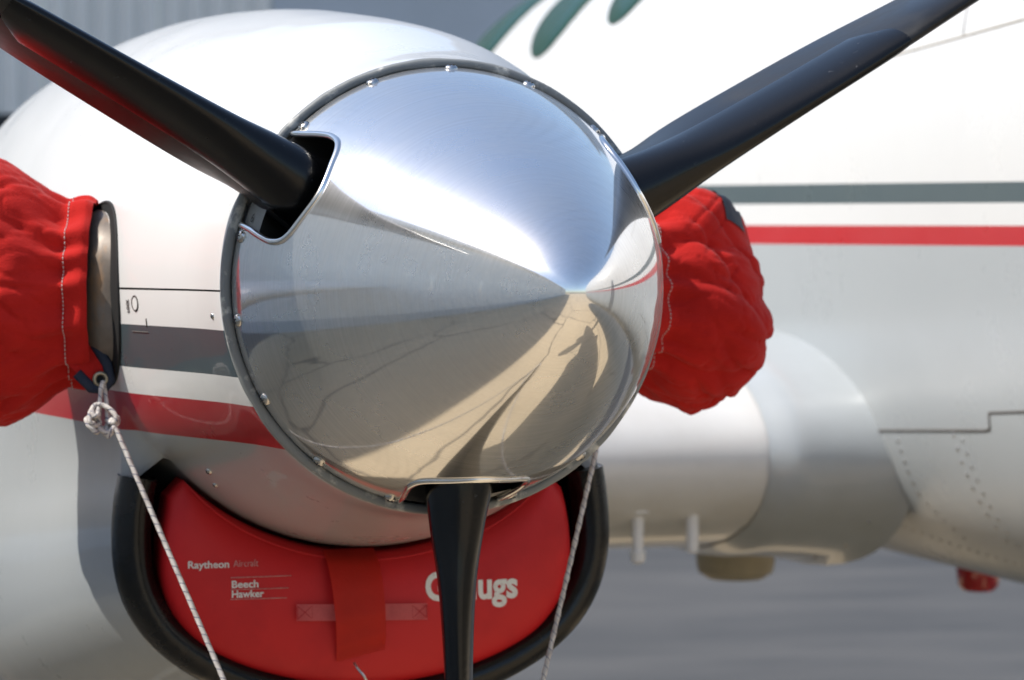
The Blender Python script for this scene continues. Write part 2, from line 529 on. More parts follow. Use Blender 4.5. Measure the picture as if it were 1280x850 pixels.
def cut_outline(n=64):
    """(tangential w, axial s) closed outline of a blade opening, straight at the rim"""
    ctrl = [(-.053, -.004), (-.056, .03), (-.0595, .06), (-.060, .082), (-.054, .103), (-.036, .119), (0, .133),
            (.036, .119), (.054, .103), (.060, .082), (.0595, .06), (.056, .03), (.053, -.004)]
    out = []
    m = len(ctrl)
    for i in range(m-1):
        p0 = ctrl[max(0, i-1)]; p1 = ctrl[i]; p2 = ctrl[i+1]; p3 = ctrl[min(m-1, i+2)]
        for k in range(6):
            t = k/6
            q = [0.5*((2*p1[d])+(-p0[d]+p2[d])*t+(2*p0[d]-5*p1[d]+4*p2[d]-p3[d])*t*t+(-p0[d]+3*p1[d]-3*p2[d]+p3[d])*t**3) for d in (0, 1)]
            out.append(tuple(q))
    out.append(ctrl[-1])
    return out
OUT = cut_outline()
for b in BL:
    a = R_(b); rad = Vector((math.cos(a), 0, math.sin(a))); tg = Vector((-math.sin(a), 0, math.cos(a))); fwd = Vector((0, -1, 0))
    bm = bmesh.new()
    o2 = [(w, s if s > 0 else -.03) for w, s in OUT]
    grid(bm, [[rad*.09+tg*w+fwd*s for w, s in o2], [rad*.30+tg*w+fwd*s for w, s in o2]], wrap=True, cap0=True, cap1=True)
    bmesh.ops.recalc_face_normals(bm, faces=bm.faces[:])
    cme = bpy.data.meshes.new('cut'); bm.to_mesh(cme); bm.free()
    cob = bpy.data.objects.new('cut', cme); COL.objects.link(cob)
    md = sob.modifiers.new('b', 'BOOLEAN'); md.operation = 'DIFFERENCE'; md.object = cob; md.solver = 'EXACT'
dg = bpy.context.evaluated_depsgraph_get()
sme2 = bpy.data.meshes.new_from_object(sob.evaluated_get(dg))
for o in [o for o in COL.objects if o.name.startswith(('cut', 'tmp'))]: bpy.data.objects.remove(o)
sme2.name = 'spinner'
sme2.materials.clear()
spinner = link('spinner', sme2, M['spin'], plane)
sme2.polygons.foreach_set('use_smooth', [True]*len(sme2.polygons))
nrm = []
for p in sme2.polygons:
    for li in p.loop_indices:
        v = sme2.vertices[sme2.loops[li].vertex_index].co
        rho = math.hypot(v.x, v.z); s = -v.y
        n = p.normal
        if rho < 1e-4 and s > SL-.001: n = Vector((0, -1, 0))
        elif abs(rho-spin_r(s)) < 6e-4 and rho > 1e-4:
            nr, nf = spin_n(s)
            an = Vector((nr*v.x/rho, -nf, nr*v.z/rho))
            if an.dot(p.normal) > .6: n = an
        nrm.append(n)
sme2.normals_split_custom_set([tuple(n) for n in nrm])

# rolled bright lips round the three blade openings, screws on the rim
for b in BL:
    a = R_(b)
    path = []
    for w, s in OUT:
        s_ = max(s, .001)
        # point on spinner surface at tangential offset w
        r = spin_r(s_)
        ang = a + math.asin(max(-1, min(1, w/r)))
        path.append(sp_pt(s_, ang, -.0004))
    bm = bmesh.new()
    tube(bm, path, .0037, 12, caps=True)
    finish('opening_lip', bm, M['alu'], spinner)
    # filler plate behind the blade
    bm = bmesh.new()
    rows = []
    for s in (.001, .022, .043):
        rows.append([sp_pt(s, a+R_(d), -.0035) for d in (6.5, 8.5, 10.5, 12.5, 14.8)])
    grid(bm, rows)
    r2 = bmesh.ops.solidify(bm, geom=bm.faces[:], thickness=.0025)
    finish('filler_plate', bm, M['plate'], spinner, sharp=40)

# stamped figure on the plate beside the upper left blade
me, a0, a1, b0, b1 = text_mesh('6', 0)
for v in me.vertices:
    u = (v.co.x-a0)/(a1-a0)-.5; w = (v.co.y-b0)/(b1-b0)-.5
    # text up = away from the rim tangentially, matching the photograph
    ang = R_(150+11.3)-(w*.009)/.215
    v.co = sp_pt(.020+.006*u, ang, -.0026+v.co.z*.01)
link('stamped_figure', me, M['groove'], spinner)

# screw mesh shared
def screw_mesh(r=.0072, h=.0042):
    bm = bmesh.new()
    rows = []
    for k in range(5):
        t = k/4*PI/2
        rows.append([(r*math.cos(t)*math.cos(2*PI*j/16), r*math.cos(t)*math.sin(2*PI*j/16), h*math.sin(t) if k else -.0005) for j in range(16)])
    rows[-1] = [(r*.12*math.cos(2*PI*j/16), r*.12*math.sin(2*PI*j/16), h) for j in range(16)]
    grid(bm, rows, wrap=True, cap1=True)
    for q in range(2):
        m = Matrix.Rotation(PI/2*q+.4, 4, 'Z')
        vs = box(bm, -r*.5, r*.5, -r*.09, r*.09, h*.75, h+.0003)
        fs = set(f for v in vs for f in v.link_faces)
        for f in fs: f.material_index = 1
        bmesh.ops.transform(bm, matrix=m, verts=vs)
    bmesh.ops.recalc_face_normals(bm, faces=bm.faces[:])
    me = bpy.data.meshes.new('screw'); bm.to_mesh(me); bm.free()
    me.polygons.foreach_set('use_smooth', [True]*len(me.polygons)); me.set_sharp_from_angle(angle=R_(50))
    me.materials.append(M['steel']); me.materials.append(M['slot'])
    return me
SC = screw_mesh()
def place(name, me, loc, nrm, parent, spin=0, scale=1):
    o = link(name, me, None, parent)
    q = Vector(nrm).to_track_quat('Z', 'Y')
    o.matrix_basis = Matrix.Translation(loc) @ q.to_matrix().to_4x4() @ Matrix.Rotation(spin, 4, 'Z') @ Matrix.Scale(scale, 4)
    return o
for g in (90, 210, 330):
    for k in (-2, -1, 0, 1, 2):
        a = R_(g+k*21.7)
        s = .0115
        nr, nf = spin_n(s)
        place('screw', SC, sp_pt(s, a), (nr*math.cos(a), -nf, nr*math.sin(a)), spinner, random.random()*3)

# backplate and hub inside
bm = bmesh.new()
rows = []
for r, y in ((.055, .012), (.2, .012), (.2235, .010), (.2245, .001), (.219, -.001), (.19, .003), (.055, .003)):
    rows.append([(r*math.cos(2*PI*j/96), y, r*math.sin(2*PI*j/96)) for j in range(96)])
grid(bm, rows, wrap=True)
finish('backplate', bm, M['dark_metal'], plane, sharp=40)
bm = bmesh.new()
rows = [[(r*math.cos(2*PI*j/48), y, r*math.sin(2*PI*j/48)) for j in range(48)] for r, y in ((.06, .05), (.10, .0), (.105, -.05), (.10, -.11), (.06, -.14), (.06, -.3))]
grid(bm, rows, wrap=True, cap0=True, cap1=True)
finish('propeller_hub', bm, M['dark_metal'], plane, sharp=40)

# --- propeller blades
YB = -.048
CH = [(.06, .080), (.16, .088), (.20, .101), (.24, .112), (.30, .128), (.40, .138), (.50, .148), (.70, .160), (.90, .150), (1.08, .12), (1.15, .085), (1.18, .04)]
TH = [(.06, .080), (.16, .078), (.20, .070), (.24, .056), (.30, .037), (.40, .026), (.50, .023), (.70, .022), (.90, .018), (1.08, .013), (1.15, .010), (1.18, .006)]
FE = [(.06, -22), (.22, -21), (.30, -20), (.40, -17), (.50, -13), (.60, -8), (.70, -4.5), (.90, 1), (1.18, 7)]
def blade_ring(r, off=0.0, x0=0.0, x1=1.0, n=40, closed=True):
    """section points (c along chord from the pitch axis, n thickness) ; leading edge at -c"""
    ch = interp(CH, r)+2*off; th = interp(TH, r)+2*off; ph = R_(interp(FE, r))
    k = sm(.16, .28, r)
    pts = []
    for j in range(n):
        be = 2*PI*j/n
        x = (1-math.cos(be))/2
        sgn = 1 if be < PI else -1
        circ = .5*abs(math.sin(be))
        foil = 5*(.2969*math.sqrt(x)-.126*x-.3516*x*x+.2843*x**3-.1015*x**4)
        hh = circ*(1-k)+foil*k
        c = (x-(.5*(1-k)+.42*k))*ch
        t = sgn*hh*th + k*.06*th*4*x*(1-x)
        pts.append((c, t))
    return pts, ph
def blade_xyz(r, c, t, ph, a):
    rad = Vector((math.cos(a), 0, math.sin(a)))
    y = Vector((0, 1, 0)); tg = y.cross(rad)
    cd = y*math.cos(ph)+tg*math.sin(ph)
    nd = tg*math.cos(ph)-y*math.sin(ph)
    return rad*r+y*YB+cd*c+nd*t
for b in BL:
    a = R_(b)
    bm = bmesh.new()
    rows = []
    rr = [.06+i*.012 for i in range(int((1.18-.06)/.012)+1)]+[1.18]
    for r in rr:
        pts, ph = blade_ring(r)
        rows.append([blade_xyz(r, c, t, ph, a) for c, t in pts])
    grid(bm, rows, wrap=True, cap0=True, cap1=True)
    blade = finish('propeller_blade', bm, M['black_gloss'], plane, sharp=50)
    # de-icing boot wrapped round the leading edge
    bm = bmesh.new()
    rows = []
    n = 40
    r0, r1 = .135, .535
    K = 40
    for i in range(K+1):
        r = r0+(r1-r0)*i/K
        e = min(1, (i+.3)/2.2, (K-i+.3)/2.2)
        half = 11 if i < K-3 else 11-(i-(K-3))*1.2
        pts, ph = blade_ring(r, .0014*e, n=n)
        row = []
        m = 18
        for q in range(m+1):
            f = (-half+2*half*q/m)
            ed = min(1, (half-abs(f))/1.2)
            j0 = math.floor(f); fr_ = f-j0
            p_out = [Vector(pts[int(j0) % n]), Vector(pts[int(j0+1) % n])]
            ptsb, _ = blade_ring(r, -.0006, n=n)
            p_in = [Vector(ptsb[int(j0) % n]), Vector(ptsb[int(j0+1) % n])]
            po = p_out[0].lerp(p_out[1], fr_); pi_ = p_in[0].lerp(p_in[1], fr_)
            pp = pi_.lerp(po, ed)
            row.append(blade_xyz(r, pp.x, pp.y, ph, a))
        rows.append(row)
    grid(bm, rows)
    finish('deicing_boot', bm, M['boot'], blade, sharp=60)

# --- engine cowling
RC = [(.0, .2350), (.02, .2386), (.1, .2495), (.2, .272), (.3, .2955), (.4, .310), (.5, .322), (.8, .352), (1.2, .371), (1.8, .364), (2.6, .30), (3.4, .16), (3.8, .05)]
HB = [(.0, .33), (.385, .51), (.6, .56), (1.0, .63), (1.5, .67), (2.0, .64), (2.6, .50), (3.4, .25), (3.8, .08)]
LIPY = .385
EG = [(0, .505), (12, .503), (23, .497), (30, .487), (36, .468), (40, .447), (44, .419), (48, .389), (52, .361), (57, .338), (63, .323), (72, .313), (82, .3085), (90, .308)]
EGIN = [(0, .466), (12, .465), (20, .463), (26, .457), (31, .441), (35.8, .413), (39, .384), (43.5, .339), (48, .30)]
def egg(th, y):
    # lower body outline: angle from straight down -> radius at the lip, scaled along the body
    R0 = interp(RC, y)
    if math.sin(th) >= 0: return R0
    k = sm(0, .6, -math.sin(th))
    fl = sm(.4, 1.3, y)
    return interp(EG, phi_of(th))/.308*R0*(1+.15*fl*k)*(1 if y < 1.8 else 1-.25*sm(1.8, 3.8, y)*k)
def egg_in(th):
    return interp(EGIN, phi_of(th))
PHC = 50
def phi_of(th):   # degrees from straight down
    d = math.degrees(th)
    return abs(((d+90+180) % 360)-180)
def body_r(th, y):
    R0 = interp(RC, y)
    E_ = egg(th, y)
    if y >= LIPY-1e-6: return E_
    f = phi_of(th)
    if f < PHC: return R0
    S = sm(.05, LIPY+.03, y)*sm(PHC-4, PHC+22, f)
    return R0+(E_-R0)*S
ys = [.010, .014, .02, .03, .045, .06, .08, .1, .125, .15, .175, .2, .225, .25, .275, .3, .318, .335, .352, .37, LIPY, .394, .405, .43, .46, .5, .55, .6, .7, .8, .95, 1.1, 1.3, 1.5, 1.75, 2.0, 2.3, 2.6, 2.9, 3.2, 3.5, 3.8]
def cyl(r, th, y): return Vector((r*math.cos(th), y, r*math.sin(th)))
def solid_rim(bm, thick=.003):
    pass
up_th = [R_(-.55+(181.1)*i/90) for i in range(91)]
bm = bmesh.new()
rows = [[cyl(body_r(t, ys[0])-.004, t, ys[0]+.004) for t in up_th]]+[[cyl(body_r(t, y), t, y) for t in up_th] for y in ys]
grid(bm, rows)
upper = finish('upper_cowling', bm, M['cowl'], plane)
lo_th = [R_(181.0+(178.0)*i/120) for i in range(121)]
bm = bmesh.new()
rows = [[cyl(body_r(t, ys[0])-.004, t, ys[0]+.004) for t in lo_th]]+[[cyl(body_r(t, y), t, y) for t in lo_th] for y in ys]
V = [[bm.verts.new(p) for p in r] for r in rows]
li = ys.index(LIPY)+1
for i in range(len(V)-1):
    for j in range(len(lo_th)-1):
        if i == li-1 and phi_of((lo_th[j]+lo_th[j+1])/2) < PHC: continue
        bm.faces.new((V[i][j], V[i][j+1], V[i+1][j+1], V[i+1][j]))
finish('lower_cowling', bm, M['cowl'], plane)
# floor of the intake: the round cowl carried on behind the lip
bm = bmesh.new()
fl = [R_(270-60+120*i/60) for i in range(61)]
grid(bm, [[cyl(interp(RC, y)+(0 if y < .375 else -.002), t, y) for t in fl] for y in (.3701, .385, .4, .5, .62)])
finish('intake_floor', bm, M['silver'], plane)
bm = bmesh.new()
grid(bm, [[cyl(interp(RC, .6)-.03, t, .6) for t in fl], [cyl(egg(t, .6)+.0-.01, t, .6) for t in fl]])
finish('intake_wall', bm, M['black'], plane)
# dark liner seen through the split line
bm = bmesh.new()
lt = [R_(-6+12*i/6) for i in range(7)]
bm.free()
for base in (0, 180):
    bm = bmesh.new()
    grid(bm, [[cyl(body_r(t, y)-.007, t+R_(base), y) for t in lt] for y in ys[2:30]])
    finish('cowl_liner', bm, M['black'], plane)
# chipped seal ring on the cowl front
bm = bmesh.new()
rows = []
for j in range(181):
    th = 2*PI*j/180
    row = []
    for (r, y) in ((.2366, .016), (.2372, .009), (.2364, .004), (.2345, .0020), (.2290, .0020), (.2265, .004), (.2265, .03)):
        w = noise.noise(Vector((math.cos(th)*9, math.sin(th)*9, r*90)))*.0009
        row.append(cyl(r+w, th, y+w*.8))
    rows.append(row)
rows[-1] = rows[0]
grid(bm, rows)
bmesh.ops.remove_doubles(bm, verts=bm.verts[:], dist=1e-6)
finish('seal_ring', bm, M['seal'], plane)

# quarter turn latch, its lettering and small fasteners
def flank(y, th, off=0.0):
    r = body_r(th, y)+off
    return cyl(r, th, y)
# position on the flank: y and z -> theta 180+
def flank_yz(y, z, off=0.0):
    th = PI+math.asin(min(1, -z/.29))
    for _ in range(4): th = PI+math.asin(max(-1, min(1, -z/body_r(th, y))))
    return flank(y, th, off)
RLT = .0080
bm = bmesh.new()
path = [flank_yz(.262+RLT*math.cos(2*PI*k/28), -.020+RLT*math.sin(2*PI*k/28), .0002) for k in range(28)]
tube(bm, path, .0011, 6, closed=True)
latch = finish('latch_ring', bm, M['ink'], plane)
bm = bmesh.new()
c = flank_yz(.262, -.020, .0008)
vs = [bm.verts.new(flank_yz((.262)+.0072*math.cos(2*PI*k/24), -.020+.0072*math.sin(2*PI*k/24), .0006)) for k in range(24)]
cv = bm.verts.new(c)
for k in range(24): bm.faces.new((vs[k], vs[(k+1) % 24], cv))
finish('latch_button', bm, M['white'], latch)
me, a0, a1, b0, b1 = text_mesh('LOCK', .02)
for v in me.vertices:     # reads vertically
    u = (v.co.x-a0)/(a1-a0); w = (v.co.y-b0)/(b1-b0)
    v.co = flank_yz(.283+.0075*(w-.5), -.030+.014*u, .0006+v.co.z*.02)
link('latch_lettering', me, M['ink'], plane)
bm = bmesh.new()
tube(bm, [flank_yz(.235, -.036-.009*k/3, .0004) for k in range(4)], .0009, 5)
finish('latch_mark', bm, M['ink'], plane)
bm = bmesh.new()
tube(bm, [flank_yz(.233+.045*k/6, -.051, .0004) for k in range(7)], .0006, 5)
finish('latch_line', bm, M['groove'], plane)
for (y, d, s) in ((.275, 225.5, .65), (.30, 229.5, .5), (.04, 187, .5)):
    th = R_(d)
    p = flank(y, th)
    place('screw', SC, p, (math.cos(th), -.25, math.sin(th)), plane, 1, s)

# --- black rubber intake lip
NLP = 80
def lip_path(inset, k=NLP, ph=51, y=None):
    out = []
    for i in range(k+1):
        f = -ph+2*ph*i/k
        th = R_(270+f)
        out.append(cyl(egg(th, LIPY)-inset, th, LIPY if y is None else y))
    return out
bm = bmesh.new()
pth = lip_path(.018)
rows = []
for i, p in enumerate(pth):
    t = (pth[min(i+1, NLP)]-pth[max(i-1, 0)]).normalized()
    n = t.cross(Vector((0, 1, 0))).normalized()
    if n.dot(Vector((p.x, 0, p.z))) < 0: n = -n
    row = []
    for j in range(20):
        be = 2*PI*j/20
        w = 1+.03*noise.noise(p*18+Vector((0, j*.4, 0)))
        row.append(p-n*.0045+n*(.0225*w*math.cos(be))+Vector((0, 1, 0))*(.036*w*math.sin(be)))
    rows.append(row)
# ragged cut ends
for row, sg in ((rows[0], 1), (rows[-1], 1)):
    for q in row: q.z += .004*noise.noise(Vector((q.x*160, q.y*160, 3)))
grid(bm, rows, wrap=True, cap0=True, cap1=True)
finish('intake_lip', bm, M['rubber'], plane, sharp=60)

# --- exhaust stacks
def stack(sx):
    M0 = Vector((sx*.20, .409, -.012)); ax = Vector((sx*.96, .27, 0)).normalized()
    e1 = Vector((0, 0, 1)); e2 = ax.cross(e1).normalized()
    bm = bmesh.new(); rows = []
    prof = [(0, .100, .099), (.06, .100, .099), (.09, .100, .0975), (.104, .098, .093), (.117, .092, .081), (.13, .086, .074), (.20, .080, .062), (.205, .076, .058), (.16, .074, .056)]
    for d, rz, re in prof:
        bend = Vector((0, 1, 0))*(.35*d*d+.020*sm(.095, .125, d))
        rows.append([M0+ax*d+bend+e1*(rz*math.copysign(abs(math.sin(2*PI*j/48))**.8, math.sin(2*PI*j/48)))+e2*(re*math.cos(2*PI*j/48)) for j in range(48)])
    grid(bm, rows, wrap=True)
    st = finish('exhaust_stack', bm, M['stack'], plane, sharp=50)
    # black gasket where it leaves the cowling
    bm = bmesh.new(); path = []
    for j in range(64):
        be = 2*PI*j/64
        y = .409+.099*math.cos(be); z = -.012+.105*math.sin(be)
        th = math.atan2(z, sx*.31)
        th0 = th
        for _ in range(4):
            R0 = body_r(th0, y); th0 = math.asin(max(-1, min(1, z/R0)))
            if sx < 0: th0 = PI-th0
        path.append(cyl(body_r(th0, y)+.0005, th0, y))
    tube(bm, path, .0022, 8, closed=True)
    cen = Vector((sx*.296, .409, -.012))
    vv = [bm.verts.new(p) for p in path]; c = bm.verts.new(cen+Vector((-sx*.004, 0, 0)))
    finish('stack_gasket', bm, M['black'], plane)
    bm = bmesh.new()
    vv = [bm.verts.new(p+Vector((sx*.001, 0, 0))) for p in path]; c = bm.verts.new(Vector((sx*.317, .43, -.012)))
    for j in range(64): bm.faces.new((vv[j], vv[(j+1) % 64], c))
    finish('stack_opening', bm, M['black'], plane)
stack(-1); stack(1)

# --- fuselage
FC, FZ, FH = 2.0, .12, .728
def fus_hw(y):
    if y < -1.0: return max(.02, .70*math.sqrt(max(0, 1-((-1.0-y)/1.5)**2))*1.0)
    if y < 4.9: return .70
    return max(.05, .70-.17*(y-4.9)**2) if y < 5.75 else max(.05, .577-.289*(y-5.75))
def fus_hh(y):
    if y < -1.0: return max(.02, FH*math.sqrt(max(0, 1-((-1.0-y)/1.55)**2)))
    if y < 4.9: return FH
    return max(.06, FH-.11*(y-4.9))
def fus_pt(y, be, off=0.0):
    hw, hh = fus_hw(y)+off, fus_hh(y)+off
    c, s = math.cos(be), math.sin(be)
    n = 2.7 if s > 0 else 2.7+.8*sm(0, .5, -s)
    k = ((abs(c))**n+(abs(s))**n)**(-1/n)
    return Vector((FC+hw*k*c, y, FZ+hh*k*s))
def fus_at(y, z, off=0.0):
    """point on the outboard (-x) side of the fuselage at y, z"""
    hw, hh = fus_hw(y), fus_hh(y)
    n = 2.7
    if z < FZ:
        for _ in range(5):
            q = min(.999, (FZ-z)/hh); xx = (1-q**n)**(1/n)
            n = 2.7+.8*sm(0, .5, q/math.hypot(q, xx))
    q = min(.999, abs(z-FZ)/hh)
    x = FC-hw*(1-q**n)**(1/n)
    nx = -((FC-x)/hw)**(n-1)/hw; nz = math.copysign(q**(n-1)/hh, z-FZ)
    dy = (fus_hw(y+.01)-fus_hw(y-.01))/.02
    nv = Vector((nx, nx*dy*-1*-1 if False else -nx*0+(-dy)*abs(nx)*0, nz))
    nv = Vector((nx, -dy*abs(nx), nz)).normalized()
    return Vector((x, y, z))+nv*off, nv
bm = bmesh.new()
fy = [-2.49, -2.4, -2.2, -1.9, -1.5, -1.2, -1, -.6, -.2, .2, .6, 1, 1.4, 1.8, 2.2, 2.6, 3.0, 3.4, 3.8, 4.4, 4.9, 5.05, 5.2, 5.35, 5.5, 5.62, 5.75, 5.9, 6.1, 6.25]
grid(bm, [[fus_pt(y, 2*PI*j/120) for j in range(120)] for y in fy], wrap=True, cap0=True, cap1=True)
fus = finish('fuselage', bm, M['fus'], plane, sharp=60)

def side_window(y0, z0, r, rz):
    bm = bmesh.new()
    rows = []
    for q, off in ((1.0, -.004), (1.0, .004), (.96, .008), (.7, .012), (.4, .014), (.12, .015)):
        rows.append([fus_at(y0+r*q*math.cos(2*PI*j/48), z0+rz*q*math.sin(2*PI*j/48), off)[0] for j in range(48)])
    grid(bm, rows, wrap=True, cap1=True)
    finish('cabin_window', bm, M['glass'], fus, sharp=60)
WINDOWS = [(5.02, .72, .25, .19), (4.30, .722, .18, .18), (3.72, .755, .165, .17)]
for w in WINDOWS: side_window(*w)

def side_strip(name, pts, r, mat, off=.0):
    bm = bmesh.new()
    P = []
    for (y0, z0), (y1, z1) in zip(pts[:-1], pts[1:]):
        for k in range(8): P.append(fus_at(y0+(y1-y0)*k/8, z0+(z1-z0)*k/8, off)[0])
    P.append(fus_at(*pts[-1], off)[0])
    tube(bm, P, r, 6)
    finish(name, bm, mat, fus)
side_strip('panel_seam', [(2.05, -.296), (1.505, -.263), (1.485, -.259), (1.480, -.232), (1.1, -.205)], .0022, M['groove'])
side_strip('panel_seam', [(1.93, .386), (1.754, .394), (1.369, .413), (1.1, .426)], .002, M['sealant'])
side_strip('panel_seam', [(1.597, .403), (1.63, .60)], .0013, M['groove'])

def dome_mesh(r=.0045, h=.0016):
    bm = bmesh.new()
    rows = [[(r*math.cos(t)*math.cos(2*PI*j/10), r*math.cos(t)*math.sin(2*PI*j/10), h*math.sin(t)) for j in range(10)] for t in (0, .5, 1.0, 1.4)]
    grid(bm, rows, wrap=True, cap1=True)
    me = bpy.data.meshes.new('rivet'); bm.to_mesh(me); bm.free()
    me.polygons.foreach_set('use_smooth', [True]*len(me.polygons))
    me.materials.append(M['alu'])
    return me
RV = dome_mesh()
def rivet(y, z, s=1.0):
    p, n = fus_at(y, z)
    place('rivet', RV, p, n, fus, 0, s)
for k in range(6): rivet(1.89-.001*k, -.305-.019*k, 1.0)
for k in range(9):
    rivet(1.640-.004*k, -.280-.0225*k, 1.0); rivet(1.605-.004*k, -.286-.0225*k, .9)
for k in range(22): rivet(2.25-.034*k, -.462-.0022*k-.012*math.sin(k*.14), .7)
for k in range(6): rivet(1.885-.016*k, -.405-.014*k, .75)

# --- wing and root fairing
def foil(n=56):
    out = []
    for j in range(n):
        be = 2*PI*j/n
        x = (1-math.cos(be))/2
        t = 5*(.2969*math.sqrt(x)-.126*x-.3516*x*x+.2843*x**3-.1036*x**4)
        out.append((x, t if be < PI else -t))
    return out
FO = foil()
def wing_sec(x):
    """LE y, LE z, chord, thickness"""
    if x >= 0: return 1.98, -.345, 2.1, .205
    k = -x/5.5
    return 1.98+.12*k, -.345+.55*k, 2.1-1.0*k, .205-.08*k
def wing_row(x, off=0.0):
    yl, zl, ch, th = wing_sec(x)
    row = []
    m = len(FO)
    for i, (u, t) in enumerate(FO):
        p = Vector((u*ch, t*2.0*th*(1.0)))
        q0 = FO[i-1]; q1 = FO[(i+1) % m]
        tx, tz = (q1[0]-q0[0])*ch, (q1[1]-q0[1])*2*th
        l = math.hypot(tx, tz) or 1
        nx, nz = -tz/l, tx/l
        if off:
            p = p+Vector((nx, nz))*off
        row.append(Vector((x, yl+p.x, zl+p.y)))
    return row
bm = bmesh.new()
grid(bm, [wing_row(x) for x in (-4.5, -4.3, -3.4, -2.4, -1.2, -.3, 0, .3, .7, .95, 1.1, 1.25, 1.4)], wrap=True, cap0=True, cap1=True)
wing = finish('wing', bm, M['wing'], plane, sharp=60)
bm = bmesh.new()
rows = []
for k in range(15):
    t = k/14
    x = 1.12+.27*t
    off = .003+.024*(1-math.sqrt(max(0, 1-t*t))) + .018*sm(0, .2, t)
    rows.append(wing_row(x, off))
grid(bm, rows, wrap=True)
fair = finish('wing_root_fairing', bm, M['silver'], plane)
for i, j in enumerate((3, 5, 7, 53, 51, 49, 9, 47)):
    p = rows[11][j]; n = (rows[11][j]-wing_row(1.12+.27*11/14)[j])
    place('screw', SC, p, n if n.length > 1e-5 else (-1, 0, 0), fair, i, .6)
# belly fittings
def lathe(name, prof, loc, mat, parent, n=32, sc=(1, 1)):
    bm = bmesh.new()
    grid(bm, [[(loc[0]+r*sc[0]*math.cos(2*PI*j/n), loc[1]+r*sc[1]*math.sin(2*PI*j/n), loc[2]+z) for j in range(n)] for r, z in prof], wrap=True, cap0=True, cap1=True)
    return finish(name, bm, mat, parent, sharp=45)
lathe('belly_dome', [(.085, .06), (.088, 0), (.088, -.02), (.083, -.042), (.06, -.056), (.02, -.06)], (1.36, 2.8, -.60), M['tan'], plane, sc=(.95, .95))
lathe('beacon_light', [(.05, .05), (.047, .02), (.045, 0), (.042, -.022), (.032, -.033), (.01, -.036)], (1.78, 2.5, -.628), M['lens'], plane)
lathe('drain_mast', [(.012, .045), (.012, -.04), (.011, -.052), (.004, -.055)], (1.0, 2.06, -.461), M['white'], plane, n=16)
a_ = lathe('belly_antenna', [(.011, .05), (.011, -.035), (.028, -.037), (.028, -.05), (.012, -.052), (.010, -.12), (.014, -.122), (.013, -.14), (.005, -.145)], (.895, 2.06, -.388), M['white'], plane, n=16)
lathe('drain_pipe', [(.01, .04), (.01, -.03)], (1.02, 2.75, -.52), M['groove'], plane, n=12)
bm = bmesh.new()
tube(bm, [fus_pt(2.8-.06*k, R_(222)+.02*k, .012) for k in range(6)], .008, 6)
finish('belly_hook', bm, M['groove'], plane)
# main landing gear below the nacelle (mirrored in the spinner)
bm = bmesh.new(); tube(bm, [(-.02, 1.9, -.5), (-.02, 1.9, -1.2)], .05, 16); finish('gear_leg', bm, M['gear'], plane)
for sx in (-.16, .12):
    bm = bmesh.new()
    prof = [(.09, -.06), (.2, -.075), (.25, -.055), (.26, 0), (.25, .055), (.2, .075), (.09, .06)]
    grid(bm, [[(sx+d, 1.9+r*math.cos(2*PI*j/32), -1.288+r*math.sin(2*PI*j/32)) for j in range(32)] for r, d in prof], wrap=True)
    wh = finish('wheel', bm, M['tyre'], plane)
    bm = bmesh.new()
    grid(bm, [[(sx+d, 1.9+r*math.cos(2*PI*j/32), -1.288+r*math.sin(2*PI*j/32)) for j in range(32)] for r, d in ((.1, -.04), (.05, -.062), (.05, .062), (.1, .04))], wrap=True, cap0=True, cap1=True)
    finish('wheel_hub', bm, M['gear'], wh, sharp=40)
bm = bmesh.new(); tube(bm, [(-.02, 1.9, -1.2), (-.02, 1.9, -1.29)], .06, 16); tube(bm, [(-.16, 1.9, -1.288), (.12, 1.9, -1.288)], .03, 12)
finish('gear_axle', bm, M['gear'], plane)
for sx in (-.27, .23):
    boxobj('gear_door', (sx, sx+.02, 1.25, 1.85, -.98, -.6), M['silver'], plane, .005)

# ------------------------------------------------------------------ red intake plug
PLY = .372
PT = .3035
plug = empty('intake_plug', (0, PLY, -.38), 'red padded plug with white lettering filling the air intake below the spinner', 'intake plug')
PPH = 44
def plug_bounds(f):
    th = R_(270+f)
    return th, interp(RC, .358)+.007, max(interp(RC, .358)+.012, egg_in(th)+.003)
def plug_y(f, q):
    b = (1-abs(2*q-1)**5)*(1-abs(f/PPH)**14)
    b2 = (1-abs(2*q-1)**2)*(1-abs(f/PPH)**3)
    return PLY-.022*max(0, b)**.5-.014*max(0, b2)
def plug_pt(f, q, off=0.0):
    th, r0, r1 = plug_bounds(f)
    return cyl(r0+(r1-r0)*q, th, plug_y(f, q)-off)
def plug_xz(x, z, off=0.0):
    th = math.atan2(z, x); f = math.degrees(th)+90
    _, r0, r1 = plug_bounds(f)
    q = (math.hypot(x, z)-r0)/(r1-r0)
    return Vector((x, plug_y(f, min(1, max(0, q)))-off, z))
bm = bmesh.new()
rows = []
NF, NQ = 120, 48
fs = [-PPH+2*PPH*(.5-.5*math.cos(PI*(.04+.92*i/NF)))/(1) if False else -PPH*math.cos(PI*i/NF) for i in range(NF+1)]
qs = [.5-.5*math.cos(PI*i/NQ) for i in range(NQ+1)]
for f in fs: rows.append([plug_pt(f, q) for q in qs])
V = grid(bm, rows)
# sides going back into the duct
def skirt(bm, edge, dy):
    back = [bm.verts.new(v.co+Vector((0, dy, 0))) for v in edge]
    for i in range(len(edge)-1): bm.faces.new((edge[i], edge[i+1], back[i+1], back[i]))
loop = [V[i][0] for i in range(NF+1)]+[V[NF][j] for j in range(1, NQ+1)]+[V[i][NQ] for i in range(NF-1, -1, -1)]+[V[0][j] for j in range(NQ-1, -1, -1)]
skirt(bm, loop, .05)
finish('cushion', bm, M['vinyl'], plug)
